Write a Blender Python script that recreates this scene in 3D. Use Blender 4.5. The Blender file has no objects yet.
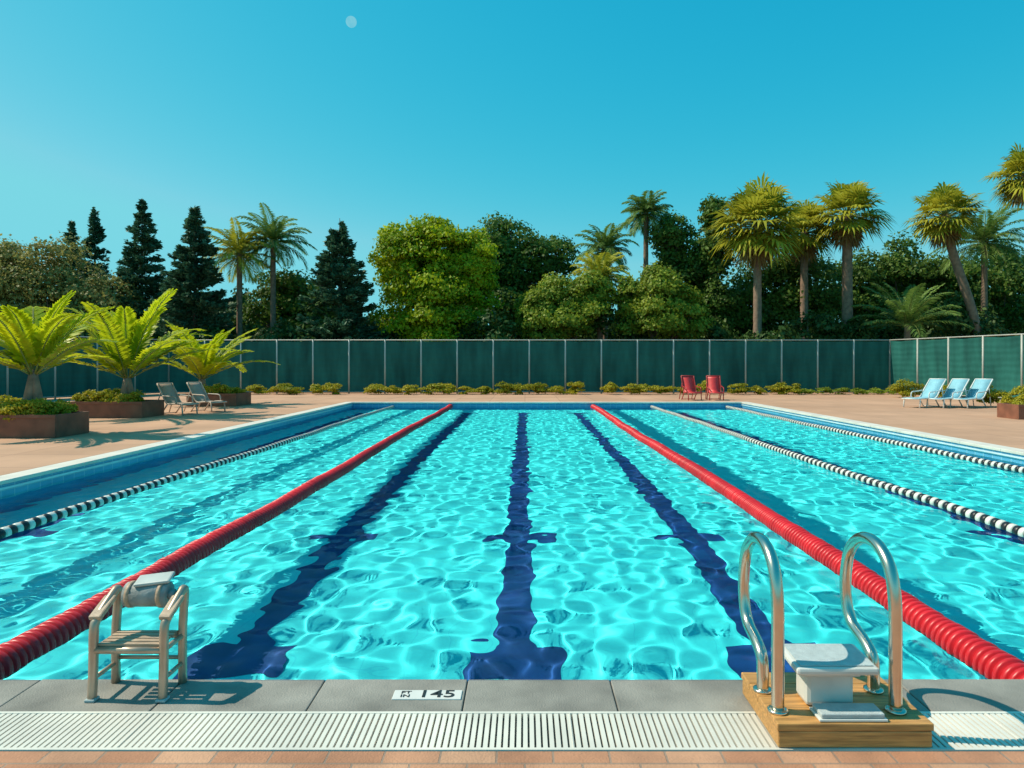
import bpy, math, random
import numpy as np
from mathutils import Vector, Matrix
random.seed(7); rng=np.random.default_rng(7)
S=bpy.context.scene; C=S.collection
# ---------------------------------------------------------------- materials
def nodes(name):
    m=bpy.data.materials.new(name); m.use_nodes=True
    nt=m.node_tree; return m,nt,nt.nodes,nt.links,nt.nodes["Principled BSDF"]
def coords(N,L):
    """object coordinates, shifted per object so neighbouring pieces do not repeat"""
    tc=N.new("ShaderNodeTexCoord"); oi=N.new("ShaderNodeObjectInfo"); ml=N.new("ShaderNodeMath"); ml.operation='MULTIPLY'; ml.inputs[1].default_value=37.0
    ad=N.new("ShaderNodeVectorMath"); ad.operation='ADD'
    L.new(oi.outputs["Random"],ml.inputs[0]); L.new(tc.outputs["Object"],ad.inputs[0]); L.new(ml.outputs[0],ad.inputs[1])
    return ad.outputs[0]
def mat(name,col,rough=0.7,var=0.15,scale=3.0,metal=0.0,bump=0.0,bscale=60,spec=0.5,stretch=None):
    m,nt,N,L,P=nodes(name)
    vec=coords(N,L)
    if stretch:
        mp=N.new("ShaderNodeMapping"); mp.inputs["Scale"].default_value=stretch; L.new(vec,mp.inputs["Vector"]); vec=mp.outputs[0]
    no=N.new("ShaderNodeTexNoise"); no.inputs["Scale"].default_value=scale; no.inputs["Detail"].default_value=8
    L.new(vec,no.inputs["Vector"])
    r=N.new("ShaderNodeValToRGB"); r.color_ramp.elements[0].position=0.3; r.color_ramp.elements[1].position=0.7
    r.color_ramp.elements[0].color=(*[c*(1-var) for c in col],1); r.color_ramp.elements[1].color=(*[min(1,c*(1+var)) for c in col],1)
    L.new(no.outputs["Fac"],r.inputs["Fac"]); L.new(r.outputs["Color"],P.inputs["Base Color"])
    P.inputs["Roughness"].default_value=rough; P.inputs["Metallic"].default_value=metal
    P.inputs["Specular IOR Level"].default_value=spec
    if bump>0:
        n2=N.new("ShaderNodeTexNoise"); n2.inputs["Scale"].default_value=bscale; n2.inputs["Detail"].default_value=6
        L.new(vec,n2.inputs["Vector"])
        b=N.new("ShaderNodeBump"); b.inputs["Strength"].default_value=bump; b.inputs["Distance"].default_value=0.01
        L.new(n2.outputs["Fac"],b.inputs["Height"]); L.new(b.outputs["Normal"],P.inputs["Normal"])
    return m
def brickmat(name,c1,c2,mortar,w,h,ms,rough=0.8,offset=0.5,rot=(0,0,0),var=0.25,vscale=0.8,bump=0.4):
    m,nt,N,L,P=nodes(name)
    tc=N.new("ShaderNodeTexCoord"); mp=N.new("ShaderNodeMapping"); mp.inputs["Rotation"].default_value=rot
    L.new(tc.outputs["Object"],mp.inputs["Vector"])
    b=N.new("ShaderNodeTexBrick"); b.offset=offset
    b.inputs["Color1"].default_value=(*c1,1); b.inputs["Color2"].default_value=(*c2,1); b.inputs["Mortar"].default_value=(*mortar,1)
    b.inputs["Scale"].default_value=1; b.inputs["Brick Width"].default_value=w; b.inputs["Row Height"].default_value=h; b.inputs["Mortar Size"].default_value=ms
    b.inputs["Mortar Smooth"].default_value=0.2
    L.new(mp.outputs["Vector"],b.inputs["Vector"])
    mx=N.new("ShaderNodeMix"); mx.data_type='RGBA'; mx.blend_type='MULTIPLY'; mx.inputs[0].default_value=1
    no=N.new("ShaderNodeTexNoise"); no.inputs["Scale"].default_value=vscale; no.inputs["Detail"].default_value=10; no.inputs["Roughness"].default_value=0.65
    L.new(tc.outputs["Object"],no.inputs["Vector"])
    r=N.new("ShaderNodeValToRGB"); r.color_ramp.elements[0].position=0.3; r.color_ramp.elements[1].position=0.7
    r.color_ramp.elements[0].color=(1-var,1-var,1-var,1); r.color_ramp.elements[1].color=(1,1,1,1)
    L.new(no.outputs["Fac"],r.inputs["Fac"])
    L.new(b.outputs["Color"],mx.inputs[6]); L.new(r.outputs["Color"],mx.inputs[7]); L.new(mx.outputs[2],P.inputs["Base Color"])
    P.inputs["Roughness"].default_value=rough
    n2=N.new("ShaderNodeTexNoise"); n2.inputs["Scale"].default_value=90; n2.inputs["Detail"].default_value=5
    L.new(tc.outputs["Object"],n2.inputs["Vector"])
    ma=N.new("ShaderNodeMath"); ma.operation='MULTIPLY_ADD'; ma.inputs[1].default_value=-1.5
    L.new(b.outputs["Fac"],ma.inputs[0]); L.new(n2.outputs["Fac"],ma.inputs[2])
    bp=N.new("ShaderNodeBump"); bp.inputs["Strength"].default_value=bump; bp.inputs["Distance"].default_value=0.006
    L.new(ma.outputs[0],bp.inputs["Height"]); L.new(bp.outputs["Normal"],P.inputs["Normal"])
    return m
def leafmat(name,dark,light,trans=0.35,rough=0.55):
    m,nt,N,L,P=nodes(name)
    g=N.new("ShaderNodeNewGeometry"); r=N.new("ShaderNodeValToRGB")
    r.color_ramp.elements[0].color=(*dark,1); r.color_ramp.elements[1].color=(*light,1)
    tc=N.new("ShaderNodeTexCoord"); no=N.new("ShaderNodeTexNoise"); no.inputs["Scale"].default_value=0.55; no.inputs["Detail"].default_value=3
    L.new(tc.outputs["Object"],no.inputs["Vector"])
    a=N.new("ShaderNodeMath"); a.operation='MULTIPLY_ADD'; a.inputs[1].default_value=0.5
    L.new(g.outputs["Random Per Island"],a.inputs[0])
    s=N.new("ShaderNodeMath"); s.operation='MULTIPLY_ADD'; s.inputs[1].default_value=1.6; s.inputs[2].default_value=-0.45
    L.new(no.outputs["Fac"],s.inputs[0]); L.new(s.outputs[0],a.inputs[2])
    L.new(a.outputs[0],r.inputs["Fac"]); L.new(r.outputs["Color"],P.inputs["Base Color"])
    P.inputs["Roughness"].default_value=rough; P.inputs["Specular IOR Level"].default_value=0.3
    t=N.new("ShaderNodeBsdfTranslucent"); mx=N.new("ShaderNodeMixShader"); mx.inputs[0].default_value=trans
    L.new(r.outputs["Color"],t.inputs["Color"]); L.new(P.outputs[0],mx.inputs[1]); L.new(t.outputs[0],mx.inputs[2])
    L.new(mx.outputs[0],N["Material Output"].inputs["Surface"])
    return m
# ---------------------------------------------------------------- mesh helpers
def obj(name,verts,faces,m=None,smooth=False,parent=None):
    me=bpy.data.meshes.new(name); me.from_pydata([tuple(v) for v in verts],[],[tuple(f) for f in faces]); me.update()
    o=bpy.data.objects.new(name,me); C.objects.link(o)
    if m: me.materials.append(m)
    if smooth: me.polygons.foreach_set("use_smooth",[True]*len(me.polygons))
    if parent: o.parent=parent
    return o
def quadmesh(name,V,m,parent=None):
    n=len(V); me=bpy.data.meshes.new(name)
    me.vertices.add(n*4); me.vertices.foreach_set("co",V.reshape(-1).astype(np.float32))
    me.loops.add(n*4); me.loops.foreach_set("vertex_index",np.arange(n*4,dtype=np.int32))
    me.polygons.add(n); me.polygons.foreach_set("loop_start",np.arange(0,n*4,4,dtype=np.int32))
    me.update(calc_edges=True); me.validate()
    me.materials.append(m)
    o=bpy.data.objects.new(name,me); C.objects.link(o)
    if parent: o.parent=parent
    return o
def empty(name,loc=(0,0,0),rz=0):
    e=bpy.data.objects.new(name,None); e.empty_display_size=0.2; e.location=loc; e.rotation_euler=(0,0,rz); C.objects.link(e); return e
def box(name,x0,x1,y0,y1,z0,z1,m,parent=None,bev=0.0,rot=None):
    cx,cy,cz=(x0+x1)/2,(y0+y1)/2,(z0+z1)/2; hx,hy,hz=(x1-x0)/2,(y1-y0)/2,(z1-z0)/2
    v=[(sx*hx,sy*hy,sz*hz) for sx in(-1,1) for sy in(-1,1) for sz in(-1,1)]
    f=[(0,1,3,2),(4,6,7,5),(0,4,5,1),(2,3,7,6),(0,2,6,4),(1,5,7,3)]
    o=obj(name,v,f,m,parent=parent); o.location=(cx,cy,cz)
    if rot: o.rotation_euler=rot
    if bev>0:
        b=o.modifiers.new("b","BEVEL"); b.width=bev; b.segments=2
    return o
def tube_data(pts,rad,seg=10):
    pts=[Vector(p) for p in pts]; n=len(pts)
    if not hasattr(rad,'__len__'): rad=[rad]*n
    V=[];F=[]; up=None
    for i,p in enumerate(pts):
        t=(pts[min(i+1,n-1)]-pts[max(i-1,0)]).normalized()
        if up is None:
            up=Vector((1,0,0)) if abs(t.x)<0.8 else Vector((0,1,0))
        a=(up-t*up.dot(t)).normalized(); b=t.cross(a); up=a
        for k in range(seg):
            an=2*math.pi*k/seg; V.append(p+(a*math.cos(an)+b*math.sin(an))*rad[i])
    for i in range(n-1):
        for k in range(seg):
            k2=(k+1)%seg; F.append((i*seg+k,i*seg+k2,(i+1)*seg+k2,(i+1)*seg+k))
    F.append(tuple(range(seg))[::-1]); F.append(tuple(range((n-1)*seg,n*seg)))
    return V,F
def tube(name,pts,rad,m,parent=None,seg=10):
    V,F=tube_data(pts,rad,seg); return obj(name,V,F,m,smooth=True,parent=parent)
def tubes(name,lst,m,parent=None,seg=8):
    V=[];F=[]
    for pts,rad in lst:
        v,f=tube_data(pts,rad,seg); o=len(V); V+=v; F+=[tuple(i+o for i in q) for q in f]
    return obj(name,V,F,m,smooth=True,parent=parent)
def smoothpath(pts,n=8):
    P=[Vector(p) for p in pts]; P=[P[0]*2-P[1]]+P+[P[-1]*2-P[-2]]; out=[]
    for i in range(1,len(P)-2):
        for k in range(n):
            t=k/n; a,b,c,d=P[i-1],P[i],P[i+1],P[i+2]
            out.append(0.5*((2*b)+(c-a)*t+(2*a-5*b+4*c-d)*t*t+(3*b-a-3*c+d)*t**3))
    out.append(P[-2]); return out
# ---------------------------------------------------------------- dimensions
XL,XR,YN,YF=-7.1,8.9,3.45,28.0
WZ=-0.20; FZ=-1.40
CW=0.32
# ---------------------------------------------------------------- ground & decks
soil=mat("soil_grass",(0.06,0.075,0.03),0.9,0.4,0.6,bump=0.5)
def frame_faces(ox0,ox1,oy0,oy1,ix0,ix1,iy0,iy1,z):
    v=[(ox0,oy0,z),(ox1,oy0,z),(ox1,oy1,z),(ox0,oy1,z),(ix0,iy0,z),(ix1,iy0,z),(ix1,iy1,z),(ix0,iy1,z)]
    return v,[(0,1,5,4),(1,2,6,5),(2,3,7,6),(3,0,4,7)]
v,f=frame_faces(-1500,1500,-1000,3000,-9,11,2,30,-0.05); obj("ground",v,f,soil)
deckm=brickmat("deck_concrete",(0.62,0.35,0.22),(0.56,0.31,0.19),(0.38,0.21,0.14),1.5,1.5,0.012,0.85,0.0,var=0.30,vscale=0.45,bump=0.25)
def sheet(name,x0,x1,y0,y1,z,m,parent=None):
    return obj(name,[(x0,y0,z),(x1,y0,z),(x1,y1,z),(x0,y1,z)],[(0,1,2,3)],m,parent=parent)
dv=[];df=[]
for (x0,x1,y0,y1) in [(-30,XL-CW,2.816,37.5),(XR+CW,30,2.816,37.5),(XL-CW,XR+CW,YF+0.35,37.5)]:
    o=len(dv); dv+=[(x0,y0,0),(x1,y0,0),(x1,y1,0),(x0,y1,0)]; df.append((o,o+1,o+2,o+3))
obj("pool_deck",dv,df,deckm)
paver=brickmat("terracotta_paver",(0.50,0.21,0.11),(0.66,0.35,0.21),(0.38,0.25,0.18),0.23,0.105,0.005,0.8,0.5,var=0.38,vscale=3,bump=0.7)
sheet("brick_paving",-30,30,-8,2.816,0.0,paver)
# ---------------------------------------------------------------- pool shell
pool=empty("swimming_pool")
tilec=brickmat("pool_plaster",(0.045,0.80,0.84),(0.055,0.83,0.87),(0.04,0.72,0.80),0.3,0.3,0.004,0.6,0.0,var=0.08,vscale=1.5,bump=0.0)
wallm=brickmat("pool_wall_tile",(0.04,0.22,0.46),(0.05,0.26,0.50),(0.20,0.42,0.58),0.25,0.125,0.008,0.3,0.0,rot=(math.pi/2,0,0),var=0.2,bump=0.1)
wallm2=brickmat("pool_side_tile",(0.10,0.36,0.58),(0.13,0.42,0.64),(0.35,0.58,0.70),0.25,0.125,0.008,0.3,0.0,rot=(0,math.pi/2,math.pi/2),var=0.2,bump=0.1)
linem=mat("lane_line_tile",(0.003,0.045,0.20),0.5,0.25,4)
recv=[]
recv.append(sheet("floor",XL,XR,YN,YF,FZ,tilec,pool))
uwall=mat("underwater_wall",(0.015,0.20,0.46),0.6,0.15,3)
def wall(name,pts,m):
    return obj(name,pts,[(0,1,2,3)],m,parent=pool)
Zs=WZ-0.22
for nm,a,b in [("left",(XL,YN),(XL,YF)),("right",(XR,YF),(XR,YN)),("far",(XL,YF),(XR,YF)),("near",(XR,YN),(XL,YN))]:
    mm=wallm2 if nm in("left","right") else wallm
    wall(nm+"_wall_tile",[(*a,Zs),(*b,Zs),(*b,0.0),(*a,0.0)],mm)
    recv.append(wall(nm+"_wall_lower",[(*a,FZ),(*b,FZ),(*b,Zs),(*a,Zs)],uwall))
gut=mat("gutter_lip",(0.55,0.68,0.72),0.4,0.08,3)
box("gutter_lip_left",XL,XL+0.035,YN,YF,-0.11,-0.08,gut,pool,0.005)
box("gutter_lip_right",XR-0.035,XR,YN,YF,-0.11,-0.08,gut,pool,0.005)
lv=[];lf=[]
def lrect(x0,x1,y0,y1):
    o=len(lv); z=FZ+0.005; lv.extend([(x0,y0,z),(x1,y0,z),(x1,y1,z),(x0,y1,z)]); lf.append((o,o+1,o+2,o+3))
for cx in (-6.2,-2.2,-0.08,1.98,5.9):
    lrect(cx-.38,cx+.38,5.0,5.5); lrect(cx-.15,cx+.15,5.5,8.20)
    lrect(cx-.42,cx+.42,8.20,8.46); lrect(cx-.15,cx+.15,8.46,26.0); lrect(cx-.4,cx+.4,26.0,26.3)
recv.append(obj("lane_lines",lv,lf,linem,parent=pool))
copm=mat("coping_white",(0.66,0.61,0.54),0.6,0.12,2,bump=0.2)
def slabs(prefix,x0,x1,y0,y1,along,par,m,step=1.2,bz=0.015):
    a0,a1=(x0,x1) if along=='x' else (y0,y1); n=round((a1-a0)/step)
    for i in range(n):
        s=a0+(a1-a0)*i/n+0.002; e=a0+(a1-a0)*(i+1)/n-0.002
        if along=='x': box(prefix,s,e,y0,y1,-0.04,bz,m,par,0.008)
        else: box(prefix,x0,x1,s,e,-0.04,bz,m,par,0.008)
slabs("coping_left",XL-CW,XL+0.03,3.12,YF+0.35,'y',pool,copm)
slabs("coping_right",XR-0.03,XR+CW,3.12,YF+0.35,'y',pool,copm)
slabs("coping_far",XL+0.031,XR-0.031,YF-0.03,YF+0.35,'x',pool,copm)
stone=mat("grey_stone",(0.25,0.23,0.20),0.7,0.35,3,bump=0.5,bscale=120)
joint=mat("joint_dark",(0.10,0.10,0.09),0.9)
sl=empty("stone_coping")
sheet("mortar_bed",XL+0.03,XR-0.03,3.12,YN,-0.012,joint,sl)
x=XL+0.03+0.3; xs=[XL+0.03]
while x<XR-0.1: xs.append(x); x+=0.72
xs.append(XR-0.03)
for i in range(len(xs)-1):
    box("slab",xs[i]+0.003,xs[i+1]-0.003,3.137,YN+0.012,-0.035,0.0+random.uniform(-.0015,.0015),stone,sl,0.005)
gr=empty("drain_grate")
gm=mat("grate_white_plastic",(0.68,0.64,0.56),0.5,0.18,2)
V=[];F=[]
def addbox(V,F,x0,x1,y0,y1,z0,z1):
    o=len(V); V+= [(x0,y0,z0),(x1,y0,z0),(x1,y1,z0),(x0,y1,z0),(x0,y0,z1),(x1,y0,z1),(x1,y1,z1),(x0,y1,z1)]
    F+= [tuple(o+i for i in q) for q in [(0,3,2,1),(4,5,6,7),(0,1,5,4),(1,2,6,5),(2,3,7,6),(3,0,4,7)]]
x=-7.4
while x<9.2:
    addbox(V,F,x,x+0.019,2.836,3.114,-0.02,0.003); x+=0.028
for k in range(18): addbox(V,F,-7.4+k*0.95,-7.4+k*0.95+0.004,2.8195,3.1305,-0.02,0.0052)
addbox(V,F,-7.4,9.2,2.820,2.836,-0.02,0.005); addbox(V,F,-7.4,9.2,3.114,3.130,-0.02,0.005)
obj("grate_bars",V,F,gm,parent=gr)
sheet("trough",-7.4,9.2,2.817,3.133,-0.022,mat("trough_dark",(0.20,0.19,0.17),0.9,0.3,4),gr)
dm=empty("depth_marker_tile",(-0.47,3.29,0))
box("plate",-0.165,0.165,-0.045,0.045,-0.01,0.006,mat("enamel_white",(0.66,0.64,0.60),0.4,0.05,8),dm,0.003)
ink=mat("ink_black",(0.02,0.02,0.02),0.5)
def text(name,body,size,x,y,bold,sx=1.0):
    tc=bpy.data.curves.new(name,"FONT"); tc.body=body; tc.size=size; tc.extrude=0.0006; tc.align_x='CENTER'; tc.align_y='CENTER'; tc.offset=bold
    to=bpy.data.objects.new(name,tc); C.objects.link(to); to.parent=dm; to.location=(x,y,0.0075); to.scale=(sx,1,1); tc.materials.append(ink)
text("digits","145",0.098,0.045,0,0.0010,1.25); text("unit_top","FT",0.036,-0.105,0.016,0.0005,1.3); text("unit_bottom","IN",0.036,-0.105,-0.018,0.0005,1.3)
# ---------------------------------------------------------------- water
ys=[YN]; dy=0.021
while ys[-1]<YF-0.06: ys.append(ys[-1]+dy); dy=min(0.06,dy*1.002)
ys.append(YF); ys=np.array(ys); xsw=np.linspace(XL,XR,720)
X,Y=np.meshgrid(xsw,ys); Z=np.zeros_like(X)
wr=np.random.default_rng(5)
for i in range(52):
    lam=0.20*(3.0**(wr.random()**1.5)); th=wr.uniform(0,2*math.pi); k=2*math.pi/lam
    Z+=0.00155*lam*np.sin(k*(X*math.cos(th)+Y*math.sin(th))+wr.uniform(0,6.28)+0.8*np.sin(X*0.9+i)+0.8*np.sin(Y*0.8+2*i))
nx=len(xsw); ny=len(ys)
co=np.stack([X,Y,Z+WZ],-1).reshape(-1).astype(np.float32)
idx=np.arange(nx*ny).reshape(ny,nx)
q=np.stack([idx[:-1,:-1],idx[:-1,1:],idx[1:,1:],idx[1:,:-1]],-1).reshape(-1,4)
me=bpy.data.meshes.new("water"); me.vertices.add(nx*ny); me.vertices.foreach_set("co",co)
me.loops.add(q.size); me.loops.foreach_set("vertex_index",q.reshape(-1).astype(np.int32))
me.polygons.add(len(q)); me.polygons.foreach_set("loop_start",np.arange(0,q.size,4,dtype=np.int32))
me.update(calc_edges=True); me.polygons.foreach_set("use_smooth",np.ones(len(q),dtype=bool))
water=bpy.data.objects.new("water",me); C.objects.link(water)
m,nt,N,L,P=nodes("pool_water"); N.remove(P)
rf=N.new("ShaderNodeBsdfRefraction"); rf.inputs["IOR"].default_value=1.333; rf.inputs["Roughness"].default_value=0.0; rf.inputs["Color"].default_value=(0.90,1,1,1)
gl=N.new("ShaderNodeBsdfGlossy"); gl.inputs["Roughness"].default_value=0.05
fr=N.new("ShaderNodeFresnel"); fr.inputs["IOR"].default_value=1.333
mu=N.new("ShaderNodeMath"); mu.operation='MULTIPLY'; mu.inputs[1].default_value=0.33
mx=N.new("ShaderNodeMixShader"); L.new(fr.outputs[0],mu.inputs[0]); L.new(mu.outputs[0],mx.inputs[0]); L.new(rf.outputs[0],mx.inputs[1]); L.new(gl.outputs[0],mx.inputs[2])
L.new(mx.outputs[0],N["Material Output"].inputs["Surface"])
me.materials.append(m)
water.cycles.is_caustics_caster=True
for o in recv: o.cycles.is_caustics_receiver=True
# ---------------------------------------------------------------- lane ropes
redm=mat("rope_red_plastic",(0.66,0.012,0.018),0.38,0.25,2)
blk=mat("float_black",(0.015,0.015,0.018),0.4); wht=mat("float_white",(0.70,0.67,0.60),0.4,0.1,5)
def lathe_rope(x0,prof,name,m,seg=20,mats=None,midx=None):
    V=[];F=[];MI=[]
    for i,(y,r) in enumerate(prof):
        dx=0.03*math.sin(y*0.45+x0)+0.008*math.sin(y*2.1+x0*3); dz=0.006*math.sin(y*1.7+x0)
        for k in range(seg):
            a=2*math.pi*k/seg; V.append((x0+dx+r*math.cos(a),y,WZ+0.03+dz+r*math.sin(a)))
    for i in range(len(prof)-1):
        for k in range(seg):
            k2=(k+1)%seg; F.append((i*seg+k,(i+1)*seg+k,(i+1)*seg+k2,i*seg+k2))
            if midx: MI.append(midx[i])
    o=obj(name,V,F,m,smooth=True)
    if mats:
        for mm in mats: o.data.materials.append(mm)
        o.data.polygons.foreach_set("material_index",MI)
    return o
for x0 in(-3.05,2.78):
    prof=[];y=YN+0.02
    while y<YF-0.1:
        r=0.110*random.uniform(0.95,1.03); g=random.uniform(0.036,0.042)
        prof+=[(y,0.07),(y+0.005,r-0.007),(y+0.012,r),(y+g-0.006,r),(y+g,r-0.007),(y+g+0.006,0.07)]; y+=random.uniform(0.056,0.062)
    lathe_rope(x0,prof,"red_lane_rope",redm)
for x0 in(-5.4,5.2,8.2):
    prof=[];mi=[];y=YN+0.02;k=0
    while y<YF-0.15:
        r=0.062
        prof+=[(y,0.02),(y+0.004,r-0.012),(y+0.014,r),(y+0.066,r),(y+0.076,r-0.012),(y+0.08,0.02)]
        mi+=[k%2]*6; y+=0.086; k+=1
    lathe_rope(x0,prof,"striped_lane_rope",wht,mats=[blk],midx=mi)
# ---------------------------------------------------------------- ladder + platform on the right
steel=mat("stainless_steel",(0.66,0.58,0.48),0.22,0.05,20,metal=1.0)
wood=mat("varnished_wood",(0.50,0.25,0.075),0.45,0.35,6,bump=0.2,stretch=(1,14,14))
fibre=mat("fibreglass_white",(0.60,0.60,0.56),0.35,0.12,6)
rubber=mat("grip_pad",(0.46,0.52,0.52),0.8,0.1,30,bump=0.6,bscale=300)
ld=empty("pool_ladder_platform")
box("wooden_base",1.05,1.69,2.83,3.30,0.006,0.075,wood,ld,0.006)
for i in range(4):
    y0=2.825+i*0.12
    box("plank_%d"%i,1.045,1.695,y0+0.001,y0+0.119,0.077,0.108,wood,ld,0.005)
def rail(X,name):
    pts=smoothpath([(X,2.93,0.108),(X,2.93,0.35),(X,2.935,0.58),(X,2.98,0.715),(X,3.09,0.785),(X,3.23,0.775),(X,3.34,0.69),(X,3.385,0.55),(X,3.375,0.42),(X,3.32,0.34),(X,3.20,0.30),(X,3.13,0.26),(X,3.115,0.19),(X,3.115,0.108)],7)
    tube(name,pts,0.027,steel,ld,16)
    for i,yy in enumerate((2.93,3.115)):
        tube(name+"_flange_%d"%i,[(X,yy,0.1085),(X,yy,0.118),(X,yy,0.121)],[0.043,0.043,0.036],steel,ld,20)
rail(1.085,"handrail_a"); rail(1.59,"handrail_b")
box("step_slab",1.15,1.50,2.88,3.12,0.285,0.318,fibre,ld,0.012,rot=(math.radians(3),0,0))
box("step_grip",1.17,1.48,2.90,3.10,0.319,0.323,rubber,ld,0.001,rot=(math.radians(3),0,0))
box("pedestal",1.22,1.43,2.96,3.09,0.11,0.28,fibre,ld,0.02)
box("pedestal_collar",1.20,1.45,2.945,3.105,0.245,0.268,fibre,ld,0.008)
box("lower_step",1.235,1.50,2.842,2.94,0.120,0.140,rubber,ld,0.005)
box("lower_step_lip",1.225,1.51,2.836,2.945,0.1095,0.120,fibre,ld,0.003)
# ---------------------------------------------------------------- slatted stool on the left
st=empty("slatted_pool_stool")
tan=mat("weathered_teak",(0.44,0.30,0.20),0.5,0.3,8,bump=0.2,stretch=(1,5,5))
alu=mat("bronze_metal",(0.46,0.34,0.25),0.35,0.15,9,metal=0.5)
gy=mat("grey_pad",(0.25,0.27,0.26),0.6,0.3,14,bump=0.4); wp=mat("pale_lid",(0.46,0.49,0.46),0.5,0.15,8)
xl,xr=-2.055,-1.72; yf,yb=3.25,3.43
for nm,X in(("side_l",xl),("side_r",xr)):
    V,F=tube_data(smoothpath([(X,yf-0.01,0.0),(X,yf,0.15),(X,yf+0.005,0.33),(X,yf+0.03,0.375),(X,yf+0.08,0.41),(X,yb-0.02,0.455),(X,yb+0.01,0.465),(X,yb+0.02,0.43),(X,yb,0.25),(X,yb,0.0)],5),0.021,10)
    obj(nm,V,F,alu,smooth=True,parent=st)
    box(nm+"_foot",X-0.024,X+0.024,yf-0.035,yf+0.015,0.001,0.014,rubber,st,0.004)
    tube(nm+"_rail",[(X,yf,0.235),(X,yb,0.235)],0.013,alu,st); tube(nm+"_stretcher",[(X,yf,0.10),(X,yb,0.10)],0.011,alu,st)
    box(nm+"_arm_pad",X-0.03,X+0.03,yf+0.0,yb-0.03,0.40,0.425,tan,st,0.008,rot=(math.radians(25),0,0))
tube("front_rail",[(xl,yf,0.235),(xr,yf,0.235)],0.017,alu,st); tube("back_rail",[(xl,yb,0.235),(xr,yb,0.235)],0.013,alu,st)
tube("back_low",[(xl,yb,0.125),(xr,yb,0.125)],0.010,alu,st)
for i in range(5):
    yy=yf+0.005+i*0.036
    box("slat_%d"%i,xl+0.018,xr-0.018,yy,yy+0.026,0.25,0.264,tan,st,0.003)
tube("roll_pad",[(xl+0.06,yb-0.01,0.445),(xl+0.065,yb-0.01,0.445),(xr-0.065,yb-0.01,0.445),(xr-0.06,yb-0.01,0.445)],[0.048,0.060,0.060,0.048],gy,st,20)
for i,X in enumerate((xl+0.09,xr-0.09)):
    tube("pad_cap_%d"%i,[(X-0.010,yb-0.01,0.445),(X+0.010,yb-0.01,0.445)],0.065,tan,st,20)
tube("pad_knob",[(xr-0.06,yb-0.01,0.445),(xr-0.035,yb-0.01,0.445),(xr-0.025,yb-0.01,0.445)],[0.025,0.025,0.012],gy,st,16)
box("lid",xl+0.11,xr-0.055,yb-0.05,yb+0.045,0.508,0.527,wp,st,0.009,rot=(math.radians(14),math.radians(-5),math.radians(8)))
box("lid_bracket",xl+0.14,xr-0.10,yb-0.03,yb+0.02,0.485,0.507,gy,st,0.004)
# ---------------------------------------------------------------- fence
def fence_mat():
    m,nt,N,L,P=nodes("windscreen_fabric")
    tc=N.new("ShaderNodeTexCoord"); mp=N.new("ShaderNodeMapping"); mp.inputs["Scale"].default_value=(1.6,1.6,0.35)
    L.new(tc.outputs["Object"],mp.inputs["Vector"])
    no=N.new("ShaderNodeTexNoise"); no.inputs["Scale"].default_value=1.2; no.inputs["Detail"].default_value=6; L.new(mp.outputs[0],no.inputs["Vector"])
    r=N.new("ShaderNodeValToRGB"); r.color_ramp.elements[0].position=0.3; r.color_ramp.elements[1].position=0.75
    r.color_ramp.elements[0].color=(0.008,0.065,0.058,1); r.color_ramp.elements[1].color=(0.024,0.160,0.135,1)
    L.new(no.outputs["Fac"],r.inputs["Fac"]); L.new(r.outputs["Color"],P.inputs["Base Color"])
    w=N.new("ShaderNodeTexWave"); w.bands_direction='Z'; w.inputs["Scale"].default_value=1.1; w.inputs["Distortion"].default_value=3.0; w.inputs["Detail"].default_value=3
    L.new(tc.outputs["Object"],w.inputs["Vector"])
    bp=N.new("ShaderNodeBump"); bp.inputs["Strength"].default_value=0.25; bp.inputs["Distance"].default_value=0.03; L.new(w.outputs["Fac"],bp.inputs["Height"]); L.new(bp.outputs[0],P.inputs["Normal"])
    P.inputs["Roughness"].default_value=0.7; P.inputs["Specular IOR Level"].default_value=0.2
    return m
fm=fence_mat(); pm=mat("galvanised_post",(0.42,0.42,0.38),0.5,0.1,3)
def fence(p0,p1,H=2.85,sp=1.89):
    e=empty("windscreen_fence"); p0=Vector((*p0,0));p1=Vector((*p1,0)); d=p1-p0; Ln=d.length; n=max(1,round(Ln/sp)); u=d/Ln; nrm=Vector((u.y,-u.x,0))
    T=[]
    for i in range(n+1):
        p=p0+u*(Ln*i/n); T.append(([p,p+Vector((0,0,H+0.03))],0.045))
    T.append(([p0+Vector((0,0,H)),p1+Vector((0,0,H))],0.03)); T.append(([p0+Vector((0,0,0.1)),p1+Vector((0,0,0.1))],0.02))
    tubes("posts_and_rails",T,pm,e,8)
    V=[];F=[]
    for i in range(n):
        seg=12; rows=8; base=len(V); ph=random.uniform(0,6)
        for r_ in range(rows+1):
            for s in range(seg+1):
                t=s/seg; sag=math.sin(math.pi*t)*(0.03+0.015*math.sin(ph+t*9+r_*0.8)); z=0.05+(H-0.1)*r_/rows
                p=p0+u*(Ln*(i+t)/n)-nrm*sag; V.append((p.x,p.y,z-(0.03*math.sin(math.pi*t) if r_==rows else 0)))
        for r_ in range(rows):
            for s in range(seg):
                a=base+r_*(seg+1)+s; F.append((a,a+1,a+seg+2,a+seg+1))
    obj("fabric_panels",V,F,fm,smooth=True,parent=e)
fence((-19.0,36.4),(19.45,36.4)); fence((-24.9,21.5),(-19.0,36.4)); fence((19.45,36.4),(24.2,16.3))
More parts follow.
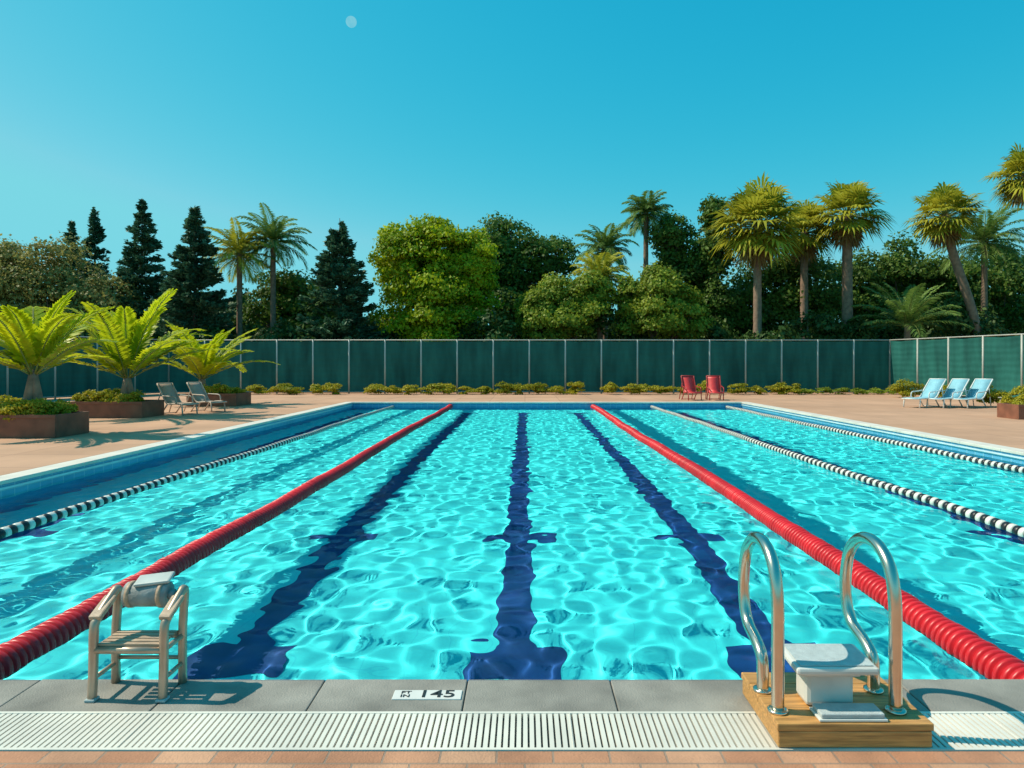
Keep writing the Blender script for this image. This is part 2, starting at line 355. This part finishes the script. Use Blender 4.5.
# ---------------------------------------------------------------- foliage
def leaf_quads(P,Nrm,size,aspect=0.5,jit=0.7):
    n=len(P); nr=Nrm+rng.normal(0,jit,(n,3)); nr/=np.linalg.norm(nr,axis=1,keepdims=True)+1e-9
    t=rng.normal(0,1,(n,3)); t-=nr*(t*nr).sum(1,keepdims=True); t/=np.linalg.norm(t,axis=1,keepdims=True)+1e-9
    b=np.cross(nr,t); s=(size*rng.uniform(0.6,1.3,n))[:,None]
    return np.stack([P-t*s*0.5,P+b*s*aspect*0.5,P+t*s*0.5,P-b*s*aspect*0.5],1)
def crown_pts(c,r,n,K,cr=0.30,inner=0.15):
    c=np.array(c);r=np.array(r)
    d=rng.normal(0,1,(K,3)); d/=np.linalg.norm(d,axis=1,keepdims=True)
    rad=rng.uniform(inner,0.92,K)**0.6
    cc=d*rad[:,None]*(1-cr*0.5)
    crs=cr*rng.uniform(0.55,1.25,K)
    ki=rng.choice(K,n,p=crs**2/np.sum(crs**2))
    dd=rng.normal(0,1,(n,3)); dd/=np.linalg.norm(dd,axis=1,keepdims=True); dd[:,2]=np.where(dd[:,2]<-0.2,-dd[:,2]*0.6,dd[:,2])
    rr=crs[ki]*rng.uniform(0.55,1.1,n)
    p=cc[ki]+dd*rr[:,None]
    return c+p*r, dd*0.9+d[ki]*0.5, c+cc*r
barkm=mat("bark",(0.12,0.085,0.06),0.9,0.3,6,bump=0.8,bscale=20)
def tree(name,x,y,lobes,n,lm,leaf=0.26,K=60,cr=0.32,trunk_r=0.2):
    e=empty(name); Q=[];T=[]
    tot=sum(l[1][0]*l[1][2] for l in lobes)
    for (c,r) in lobes:
        c2=(x+c[0],y+c[1],c[2]); nn=int(n*r[0]*r[2]/tot)
        p,nr,cc=crown_pts(c2,r,nn,K,cr); Q.append(leaf_quads(p,nr,leaf,0.65))
        for j in range(5):
            q=cc[rng.integers(len(cc))]; st_=Vector((x+c[0]*0.3,y+c[1]*0.3,max(0.8,c[2]-r[2]*0.9))); qv=Vector(q)
            T.append(([st_,st_.lerp(qv,0.5)+Vector((0,0,0.2)),qv],[trunk_r*0.5,trunk_r*0.3,trunk_r*0.08]))
        T.append(([(x,y,-0.05),(x+c[0]*0.15,y,max(0.8,c[2]-r[2]*0.9)*0.6),(x+c[0]*0.3,y+c[1]*0.3,max(0.8,c[2]-r[2]*0.9)),(x+c[0]*0.6,y+c[1]*0.6,c[2])],[trunk_r*1.2,trunk_r,trunk_r*0.8,trunk_r*0.3]))
    quadmesh("leaves",np.concatenate(Q),lm,e); tubes("trunk_and_limbs",T,barkm,e,7)
def conifer(name,x,y,H,R,lm,n=11000):
    e=empty(name); base=0.9
    nb=int(H*23); hs=base+(H-base)*(rng.random(nb)**1.05); az=rng.uniform(0,2*math.pi,nb)
    fr_=(hs-base)/(H-base); prof=(1-fr_)**0.82
    Lb=R*prof*rng.uniform(0.68,1.24,nb)+0.10
    bi=rng.choice(nb,n,p=(Lb+0.15)/np.sum(Lb+0.15)); t=rng.random(n)**0.62
    droop=-0.30*Lb[bi]*t+0.22*Lb[bi]*t*t*1.6
    rx=Lb[bi]*t; w=0.42*(1-t*0.75)*np.minimum(Lb[bi],1.5)
    off=rng.normal(0,1,n)*w*0.5
    a=az[bi]; px=x+np.cos(a)*rx-np.sin(a)*off; py=y+np.sin(a)*rx+np.cos(a)*off; pz=hs[bi]+droop+rng.normal(0,0.07,n)
    P_=np.stack([px,py,pz],1)
    d=np.stack([np.cos(a)*0.8-np.sin(a)*np.sign(off)*0.6,np.sin(a)*0.8+np.cos(a)*np.sign(off)*0.6,rng.uniform(-0.35,0.55,n)],1)+rng.normal(0,0.25,(n,3))
    d/=np.linalg.norm(d,axis=1,keepdims=True)
    u=rng.normal(0,1,(n,3)); u-=d*(u*d).sum(1,keepdims=True); u/=np.linalg.norm(u,axis=1,keepdims=True)
    s=rng.uniform(0.2,0.46,n)[:,None]; wd=0.06
    Q=np.stack([P_-d*s*0.5,P_+u*wd,P_+d*s*0.5,P_-u*wd],1)
    quadmesh("needles",Q,lm,e)
    T=[([(x,y,-0.05),(x,y,H*0.5),(x,y,H+0.15)],[0.2,0.11,0.015])]
    for j in range(0,nb,3):
        T.append(([(x,y,hs[j]),(x+math.cos(az[j])*Lb[j]*0.8,y+math.sin(az[j])*Lb[j]*0.8,hs[j]-0.12*Lb[j])],[0.03,0.008]))
    tubes("trunk_and_branches",T,barkm,e,5)
def frond_quads(base,az,el,Ln,lw,nl,droop,vdrop=0.35,width=0.05):
    path=[];p=np.array(base,float); e_=el; seg=10
    for i in range(seg+1):
        path.append(p.copy()); d=np.array([math.cos(az)*math.cos(e_),math.sin(az)*math.cos(e_),math.sin(e_)]); p=p+d*Ln/seg; e_-=droop/seg*(0.3+1.4*i/seg)
    path=np.array(path); Q=[]
    side=np.array([-math.sin(az),math.cos(az),0.0])
    for i in range(nl):
        t=0.12+0.88*(i+0.5)/nl; f=t*seg; k=min(int(f),seg-1); pt=path[k]+(path[k+1]-path[k])*(f-k)
        d=path[k+1]-path[k]; d/=np.linalg.norm(d); up=np.cross(d,side)*-1
        if up[2]<0: up=-up
        ll=lw*(math.sin(math.pi*min(1,(t*0.86+0.1)))**0.6)
        for sg in(-1,1):
            ld_=side*sg*0.85+d*(0.45+0.5*t)+up*random.uniform(0.0,0.25); ld_/=np.linalg.norm(ld_); L2=ll*random.uniform(0.85,1.1)
            mid=pt+ld_*L2*0.5; tip=pt+ld_*L2-np.array([0,0,vdrop*L2]); w=d*width*0.5
            Q.append([pt,mid+w,tip,mid-w])
    return Q,path
def feather_palm(name,x,y,zc,r,lm,nf=34,lean=(0,0),trunk_r=0.17,nl=26,lw=0.7,lowest=-0.5,droop=1.3):
    e=empty(name); Q=[];T=[]
    for i in range(nf):
        az=i*2.399+random.uniform(-.2,.2); fr_=i/nf; el=1.35-(1.35-lowest)*fr_+random.uniform(-.1,.1)
        q,pa=frond_quads((x,y,zc),az,el,r*random.uniform(0.85,1.15),lw*random.uniform(0.8,1.1),nl,droop*random.uniform(0.7,1.3),width=0.11)
        Q+=q; T.append((list(map(tuple,pa)),list(np.linspace(0.035,0.008,len(pa)))))
    quadmesh("fronds",np.array(Q),lm,e); tubes("midribs",T,ribm,e,4)
    path=smoothpath([(x+lean[0],y+lean[1],-0.05),(x+lean[0]*0.75,y+lean[1]*0.7,zc*0.4),(x+lean[0]*0.2,y+lean[1]*0.2,zc*0.8),(x,y,zc+0.1)],10)
    tubes("trunk",[(path,[trunk_r*(1.15-0.25*i/len(path))*(1+0.06*(i%2)) for i in range(len(path))])],palmbark,e,10)
def fan_palm(name,x,y,zc,r,lm,lm2,nf=60,lean=(0,0),trunk_r=0.24,skirt=True):
    e=empty(name); Q=[];D=[];T=[]
    def fan(az,el,pet,fr,dst,seg=15):
        d=np.array([math.cos(az)*math.cos(el),math.sin(az)*math.cos(el),math.sin(el)])
        base=np.array((x,y,zc))+d*pet; side=np.array([-math.sin(az),math.cos(az),0]); up=np.cross(d,side)
        if up[2]<0: up=-up
        T.append(([(x,y,zc),tuple(base)],[0.03,0.018]))
        for k in range(seg):
            a=(k/(seg-1)-0.5)*3.6; v=d*math.cos(a)+side*math.sin(a); v=v+up*0.15*abs(a); L_=fr*random.uniform(0.85,1.1)*(1-0.12*abs(a))
            v/=np.linalg.norm(v); w=np.cross(v,up); w/=np.linalg.norm(w)
            mid=base+v*L_*0.6; tip=base+v*L_+np.array([0,0,-0.28*L_*random.uniform(0.5,1.5)]); dst.append([base,mid+w*0.055*fr,tip,mid-w*0.055*fr])
    for i in range(nf):
        f=i/nf; el=1.4-2.15*f**0.85; fan(i*2.399+random.uniform(-.3,.3),el+random.uniform(-.15,.15),r*0.5*random.uniform(0.65,1.3),r*0.5*random.uniform(0.85,1.25),Q)
    if skirt:
        for i in range(26):
            fan(i*2.399,-1.0-0.45*random.random(),r*0.45*random.uniform(0.7,1.2),r*0.4,D,11)
        quadmesh("dead_frond_skirt",np.array(D),lm2,e)
    quadmesh("fan_fronds",np.array(Q),lm,e); tubes("petioles",T,ribm,e,4)
    path=smoothpath([(x+lean[0],y+lean[1],-0.05),(x+lean[0]*0.75,y+lean[1]*0.7,zc*0.4),(x+lean[0]*0.2,y+lean[1]*0.2,zc*0.8),(x,y,zc+0.1)],10)
    tubes("trunk",[(path,[trunk_r*(1.15-0.25*i/len(path))*(1+0.05*(i%2)) for i in range(len(path))])],palmbark,e,10)
ribm=mat("frond_rib",(0.20,0.24,0.05),0.6); palmbark=mat("palm_trunk",(0.25,0.16,0.11),0.9,0.3,5,bump=0.8,bscale=15)
Lconif=leafmat("spruce_needles",(0.022,0.070,0.038),(0.085,0.19,0.10),0.25)
Lbright=leafmat("bright_leaves",(0.13,0.21,0.004),(0.46,0.53,0.010),0.45)
Lmid=leafmat("mid_leaves",(0.09,0.15,0.010),(0.34,0.40,0.035),0.4)
Ldark=leafmat("dark_leaves",(0.035,0.085,0.014),(0.15,0.24,0.030),0.35)
Lunder=leafmat("deep_green_leaves",(0.020,0.055,0.016),(0.09,0.16,0.03),0.3)  # deep green for the understorey shrubs and distant treeline
Lolive=leafmat("olive_leaves",(0.13,0.14,0.030),(0.40,0.36,0.11),0.4)
Lpalm=leafmat("palm_leaves",(0.16,0.19,0.012),(0.56,0.52,0.05),0.4)
Lpalmd=leafmat("palm_leaves_dark",(0.06,0.13,0.03),(0.20,0.31,0.06),0.35)
Ldead=leafmat("dead_fronds",(0.17,0.10,0.035),(0.42,0.28,0.10),0.3)
Lplant=leafmat("cycad_leaves",(0.20,0.31,0.006),(0.64,0.66,0.015),0.5,0.4)
Lhedge=leafmat("hedge_leaves",(0.14,0.19,0.008),(0.54,0.45,0.03),0.4)
conifer("spruce_tree",-31.5,50,12.9,2.2,Lconif,18000); conifer("spruce_tree",-33.9,51,12.2,1.8,Lconif,14000)
conifer("spruce_tree",-25.8,46,12.6,2.8,Lconif,28000); conifer("spruce_tree",-20.3,42,11.2,3.0,Lconif,32000)
conifer("spruce_tree",-11.4,42,10.4,3.3,Lconif,36000)
tree("olive_tree",-30.5,44,[((0,0,6.4),(3.6,3,3.4)),((-3,0,7.2),(2.6,2.4,2.6)),((3.2,0,4.8),(3,2.6,2.8))],24000,Lolive,0.22)
tree("olive_tree",-36,45,[((0,0,6.7),(3.2,3,3.6))],11000,Lolive,0.24)
tree("broadleaf_tree",-5.9,43,[((0,0,7.2),(3.9,3.4,3.4)),((-2.1,0,8.3),(2.2,2.3,2.2)),((2.3,0.3,7.6),(2.5,2.4,2.8)),((0.6,0,4.2),(4.3,3.4,3.4)),((0.3,0,9.4),(1.7,1.8,1.6))],75000,Lbright,0.22,K=90,cr=0.26)
tree("broadleaf_tree",-1.3,50,[((0,0,9.6),(3.6,3,3.0)),((2.4,0,8.4),(3.2,2.6,2.8)),((-2.5,0,9),(2.6,2.4,2.4)),((0,0,5.8),(4,3,3.2))],36000,Ldark,0.26)
tree("broadleaf_tree",2.6,41.5,[((0,0,4.6),(3.0,2.6,2.9)),((1.4,0,5.6),(1.8,1.8,1.7)),((-1.8,0,4),(1.8,1.8,2.2))],32000,Lmid,0.2,K=70,cr=0.28)
tree("broadleaf_tree",8.1,41.5,[((0,0,4.7),(2.9,2.6,2.9)),((-1.3,0,5.4),(1.7,1.8,1.9)),((1.6,0,4.2),(1.8,1.8,2.2))],32000,Lmid,0.2,K=70,cr=0.28)
tree("broadleaf_tree",10.6,48,[((0,0,10.0),(2.0,1.9,2.4)),((0.3,0,7.0),(2.6,2,2.8))],16000,Ldark,0.24)
tree("broadleaf_tree",12.9,47,[((0,0,11.6),(1.2,1.2,2.0)),((0,0,8.6),(1.8,1.7,2.8)),((0.2,0,5),(2.3,2,2.8))],18000,Ldark,0.24)
tree("broadleaf_tree",19.0,48,[((0,0,6.0),(4.4,3,4.0)),((-3.4,0,5),(2.8,2.4,3.4))],28000,Ldark,0.26)
tree("broadleaf_tree",27.0,49,[((0,0,7.4),(3.8,3,3.4)),((-3.2,0,6.8),(3,2.6,3)),((3.8,0,6.6),(3,2.4,3)),((0,0,4),(5,2.5,3))],40000,Ldark,0.26)
tree("broadleaf_tree",-16.8,48,[((0,0,5.6),(3.2,2.8,2.9)),((2.8,0,4.8),(2.6,2.4,2.6))],20000,Ldark,0.26)
tree("broadleaf_tree",35.0,50,[((0,0,6.5),(4.5,3,4))],16000,Ldark,0.28)
Q=[]
for i in range(60):
    x=-44+i*1.5+random.uniform(-.5,.5); h=random.uniform(2.0,3.5); y=random.uniform(43,54)
    if abs(x)<30: y=random.uniform(40.5,47)
    p,nr,_=crown_pts((x,y,h*0.9),(random.uniform(1.6,2.6),1.6,h),2200,18,0.36); Q.append(leaf_quads(p,nr,0.28,0.65))
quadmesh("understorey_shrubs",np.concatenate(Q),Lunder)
Q=[]
for i in range(75):
    x=-80+i*2.2; y=random.uniform(56,64); h=random.uniform(3.2,4.8)
    p,nr,_=crown_pts((x,y,h*0.95),(random.uniform(2.6,3.6),2.5,h),2000,18,0.36); Q.append(leaf_quads(p,nr,0.5,0.65))
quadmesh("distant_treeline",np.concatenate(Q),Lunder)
feather_palm("date_palm",-18.4,44,8.6,2.5,Lpalm,36); feather_palm("date_palm",-16.6,45,9.6,2.6,Lpalmd,36)
feather_palm("date_palm",5.5,47,9.4,2.2,Lpalmd,34); feather_palm("date_palm",4.7,42.8,6.9,2.1,Lpalm,30)
feather_palm("date_palm",8.5,48,12.1,1.9,Lpalmd,34)
fan_palm("fan_palm",14.3,42,10.0,3.0,Lpalm,Ldead,100); fan_palm("fan_palm",18.4,45,10.2,2.3,Lpalm,Ldead,70)
fan_palm("fan_palm",20.3,43,10.9,2.5,Lpalm,Ldead,70,trunk_r=0.3); fan_palm("fan_palm",25.2,41,10.4,2.2,Lpalm,Ldead,70,lean=(2.4,0))
feather_palm("date_palm",29.6,44,9.4,3.2,Lpalmd,44); fan_palm("fan_palm",27.9,38,12.0,2.0,Lpalm,Ldead,70,lean=(3,0.5))
feather_palm("date_palm",22.4,40,3.8,3.2,Lpalmd,30,lowest=0.1,droop=1.0)
# ---------------------------------------------------------------- hedges
def hedge(name,spots,leaf=0.07,n=900,lm=None):
    Q=[]
    for (x,y,rx,ry,h) in spots:
        p,nr,_=crown_pts((x,y,h*0.45),(rx,ry,h*0.6),n,14,0.4); p[:,2]=np.maximum(p[:,2],0.01); Q.append(leaf_quads(p,nr,leaf,0.6))
    quadmesh(name,np.concatenate(Q),lm or Lhedge)
hedge("low_hedge",[(-13.6+i*0.95+random.uniform(-.2,.2),35.2+random.uniform(-.2,.2),random.uniform(0.5,0.8),0.5,random.uniform(0.42,0.70)) for i in range(30) if i not in (5,18,25)],0.10,1500)
hedge("low_hedge",[(14.6+i*0.9,35.3,0.6,0.45,random.uniform(.3,.5)) for i in range(6)],0.09,900,Lmid)
hedge("low_hedge",[(18.0,32,0.9,0.6,0.8),(19,31.2,0.9,0.6,0.75)],0.09,2500)
hedge("low_hedge",[(17.0+i*0.75,25.2-i*0.5,0.75,0.6,random.uniform(0.75,0.9)) for i in range(6)],0.09,2200)
# ---------------------------------------------------------------- planters with cycads
boxm=mat("planter_corten",(0.22,0.08,0.045),0.7,0.3,3,bump=0.3); soilp=mat("potting_soil",(0.05,0.035,0.025),0.95,0.3,20)
def planter(x0,x1,y0,y1,h,n):
    e=empty("planter_box"); t=0.06
    box("front",x0,x1,y0,y0+t,0.002,h,boxm,e,0.008); box("back",x0,x1,y1-t,y1,0.002,h,boxm,e,0.008)
    box("side_a",x0,x0+t,y0+t,y1-t,0.002,h-0.002,boxm,e,0.004); box("side_b",x1-t,x1,y0+t,y1-t,0.002,h-0.002,boxm,e,0.004)
    box("rim",x0-0.02,x1+0.02,y0-0.02,y0+0.001,h-0.07,h+0.004,boxm,e,0.004)
    sheet("soil",x0+t,x1-t,y0+t,y1-t,h-0.05,soilp,e)
    Q=[]
    for i in range(n):
        cx=random.uniform(x0+0.3,x1-0.3); cy=random.uniform(y0+0.2,y1-0.2)
        p,nr,_=crown_pts((cx,cy,h+0.04),(0.42,0.4,0.30),1200,12,0.4); Q.append(leaf_quads(p,nr,0.07,0.6))
    quadmesh("groundcover",np.concatenate(Q),Lhedge,e)
planter(-13.2,-10.05,14.6,15.75,0.5,16); planter(-13.4,-11.2,19.95,21.2,0.48,13); planter(-12.6,-10.75,25.4,26.8,0.48,10); planter(14.1,16.5,19.5,20.4,0.42,9)
def cycad(x,y,z0,zc,r,nf,lw,trunk=0.13,elmin=0.45,droop=1.15):
    e=empty("cycad_plant"); Q=[];T=[]
    for i in range(nf):
        az=i*2.399+random.uniform(-.35,.35); el=1.45-(1.45-elmin)*(i/nf)+random.uniform(-.12,.12)
        q,pa=frond_quads((x+math.cos(az)*0.06,y+math.sin(az)*0.06,zc),az,el,r*random.uniform(0.75,1.18),lw*random.uniform(0.85,1.1),40,droop*random.uniform(0.6,1.3),vdrop=0.12,width=0.13)
        Q+=q; T.append((list(map(tuple,pa)),list(np.linspace(0.022,0.005,len(pa)))))
    quadmesh("fronds",np.array(Q),Lplant,e); tubes("midribs",T,ribm,e,5)
    tl=[]
    for k in range(3):
        a=k*2.1; tl.append(([(x+math.cos(a)*0.14,y+math.sin(a)*0.14,z0-0.03),(x+math.cos(a)*0.08,y+math.sin(a)*0.08,(z0+zc)/2),(x,y,zc+0.1)],[trunk,trunk*0.8,trunk*0.55]))
    tubes("trunk",tl,palmbark,e,9)
cycad(-10.95,15.2,0.45,1.35,2.1,18,0.42); cycad(-12.0,20.6,0.44,1.15,2.85,22,0.52); cycad(-12.3,26.0,0.44,1.0,2.6,22,0.45)
# ---------------------------------------------------------------- loungers & chairs
def lounger(name,x,y,rz,fm_,sm,back=50,L1=1.15,L2=0.75,W=0.6):
    e=empty(name,(x,y,0),rz); b=math.radians(back); z=0.34
    tip=(-L2*math.cos(b),z+L2*math.sin(b)); T=[]
    for s in(-W/2,W/2):
        T.append((smoothpath([(L1,s,z-0.02),(L1*0.5,s,z),(0,s,z),(tip[0]*0.5,s,(z+tip[1])/2),(tip[0],s,tip[1])],4),0.022))
        T.append(([(L1*0.85,s,z),(L1*0.9,s,0.0)],0.022)); T.append(([(0.05,s,z),(-0.25,s,0.0)],0.022)); T.append(([(tip[0]*0.6,s,z+(tip[1]-z)*0.6),(-0.55,s,0.0)],0.018))
        T.append((smoothpath([(0.45,s*1.12,z),(0.4,s*1.12,z+0.2),(0.1,s*1.12,z+0.23),(tip[0]*0.35,s*1.1,z+(tip[1]-z)*0.38)],4),0.02))
    T.append(([(tip[0],-W/2,tip[1]),(tip[0],W/2,tip[1])],0.02)); T.append(([(L1,-W/2,z-.02),(L1,W/2,z-.02)],0.02)); T.append(([(-0.25,-W/2,0.03),(-0.25,W/2,0.03)],0.014))
    tubes("frame",T,fm_,e,8)
    V=[];F=[]
    prof=[(L1-0.02,z+0.0)]+[(L1*(1-i/6),z+0.012-0.025*math.sin(math.pi*i/6)) for i in range(1,6)]+[(0,z+0.01)]+[(tip[0]*i/6,z+(tip[1]-z)*i/6-0.02*math.sin(math.pi*i/6)) for i in range(1,7)]
    for (px,pz) in prof:
        for s in(-W/2+0.03,W/2-0.03): V.append((px,s,pz+0.012))
    for i in range(len(prof)-1): F.append((2*i,2*i+1,2*i+3,2*i+2))
    o=obj("sling",V,F,sm,smooth=True,parent=e); so=o.modifiers.new("s","SOLIDIFY"); so.thickness=0.02
whf=mat("white_frame",(0.68,0.68,0.65),0.4); blu=mat("pale_blue_sling",(0.22,0.48,0.58),0.7,0.1,5)
brn=mat("taupe_frame",(0.50,0.40,0.33),0.5); gry=mat("taupe_sling",(0.36,0.28,0.23),0.8,0.1,5); redc=mat("red_sling",(0.66,0.04,0.04),0.5,0.15,4); rfr=mat("red_frame",(0.40,0.03,0.03),0.4)
lounger("sun_lounger",-11.15,21.7,math.radians(-22),brn,gry,56,0.75,0.75,0.55); lounger("sun_lounger",-10.75,22.8,math.radians(-22),brn,gry,56,0.75,0.75,0.55)
for i in range(3): lounger("sun_lounger",14.85+i*0.76,25.2-i*0.15,math.radians(208),whf,blu,46,1.05,0.95,0.60)
for X in(7.28,8.35): lounger("red_deck_chair",X,30.1,math.radians(-90+(8 if X<8 else -6)),rfr,redc,66,0.62,0.78,0.58)
# ---------------------------------------------------------------- moon
mm,nt,N,L,P=nodes("moon_surface"); N.remove(P)
em=N.new("ShaderNodeEmission"); em.inputs["Color"].default_value=(0.25,0.68,0.80,1); em.inputs["Strength"].default_value=0.9
no=N.new("ShaderNodeTexNoise"); no.inputs["Scale"].default_value=0.05; tcn=N.new("ShaderNodeTexCoord"); L.new(tcn.outputs["Object"],no.inputs["Vector"])
tr=N.new("ShaderNodeBsdfTransparent"); mx=N.new("ShaderNodeMixShader"); L.new(no.outputs["Fac"],mx.inputs[0]); L.new(tr.outputs[0],mx.inputs[1]); L.new(em.outputs[0],mx.inputs[2]); L.new(mx.outputs[0],N["Material Output"].inputs["Surface"])
import bmesh
bm=bmesh.new(); bmesh.ops.create_uvsphere(bm,u_segments=32,v_segments=16,radius=19.0); me=bpy.data.meshes.new("moon"); bm.to_mesh(me); bm.free(); me.materials.append(mm)
mo=bpy.data.objects.new("moon",me); C.objects.link(mo); mo.location=(-611,2400,1203)
me.polygons.foreach_set("use_smooth",[True]*len(me.polygons))
# ---------------------------------------------------------------- light
sd=Vector((-0.97,0.12,0)).normalized(); el=math.radians(50); sdir=Vector((sd.x*math.cos(el),sd.y*math.cos(el),math.sin(el)))
ld_=bpy.data.lights.new("sun","SUN"); ld_.energy=5.0; ld_.angle=math.radians(0.5); ld_.color=(1,0.90,0.72); so=bpy.data.objects.new("sun",ld_); C.objects.link(so)
so.rotation_euler=sdir.to_track_quat('Z','Y').to_euler(); so.location=(-20,5,30)
ld_.cycles.is_caustics_light=True
w=bpy.data.worlds.new("World"); S.world=w; w.use_nodes=True; N=w.node_tree.nodes; L=w.node_tree.links
sk=N.new("ShaderNodeTexSky"); sk.sky_type='NISHITA'; sk.sun_disc=False; sk.sun_elevation=el; sk.sun_rotation=math.atan2(sd.x,sd.y); sk.air_density=1.0; sk.dust_density=0.6; sk.ozone_density=2.0
sp=N.new("ShaderNodeSeparateColor"); cb=N.new("ShaderNodeCombineColor"); L.new(sk.outputs[0],sp.inputs[0])
def mth(op,a,b):
    n=N.new("ShaderNodeMath"); n.operation=op; L.new(a,n.inputs[0]); n.inputs[1].default_value=b; return n.outputs[0]
for ch,(ex,sc,mxv) in enumerate([(3.0,8.0,0.20),(0.60,1.06,0.68),(0.36,0.92,0.78)]):
    o=mth('MULTIPLY',sp.outputs[ch],0.1); o=mth('POWER',o,ex); o=mth('MULTIPLY',o,sc); o=mth('MINIMUM',o,mxv); o=mth('MULTIPLY',o,10.0); L.new(o,cb.inputs[ch])
L.new(cb.outputs[0],N["Background"].inputs[0]); N["Background"].inputs[1].default_value=0.10
# ---------------------------------------------------------------- camera
cd=bpy.data.cameras.new("camera"); cam=bpy.data.objects.new("camera",cd); C.objects.link(cam); S.camera=cam
cam.location=(0,0,1.6); cam.rotation_euler=(math.radians(90),0,0); cd.lens=24.0; cd.sensor_width=36; cd.clip_end=6000
cd.shift_x=-0.0127; cd.shift_y=-0.0200
S.view_settings.view_transform='Standard'; S.view_settings.look='None'; S.view_settings.exposure=0
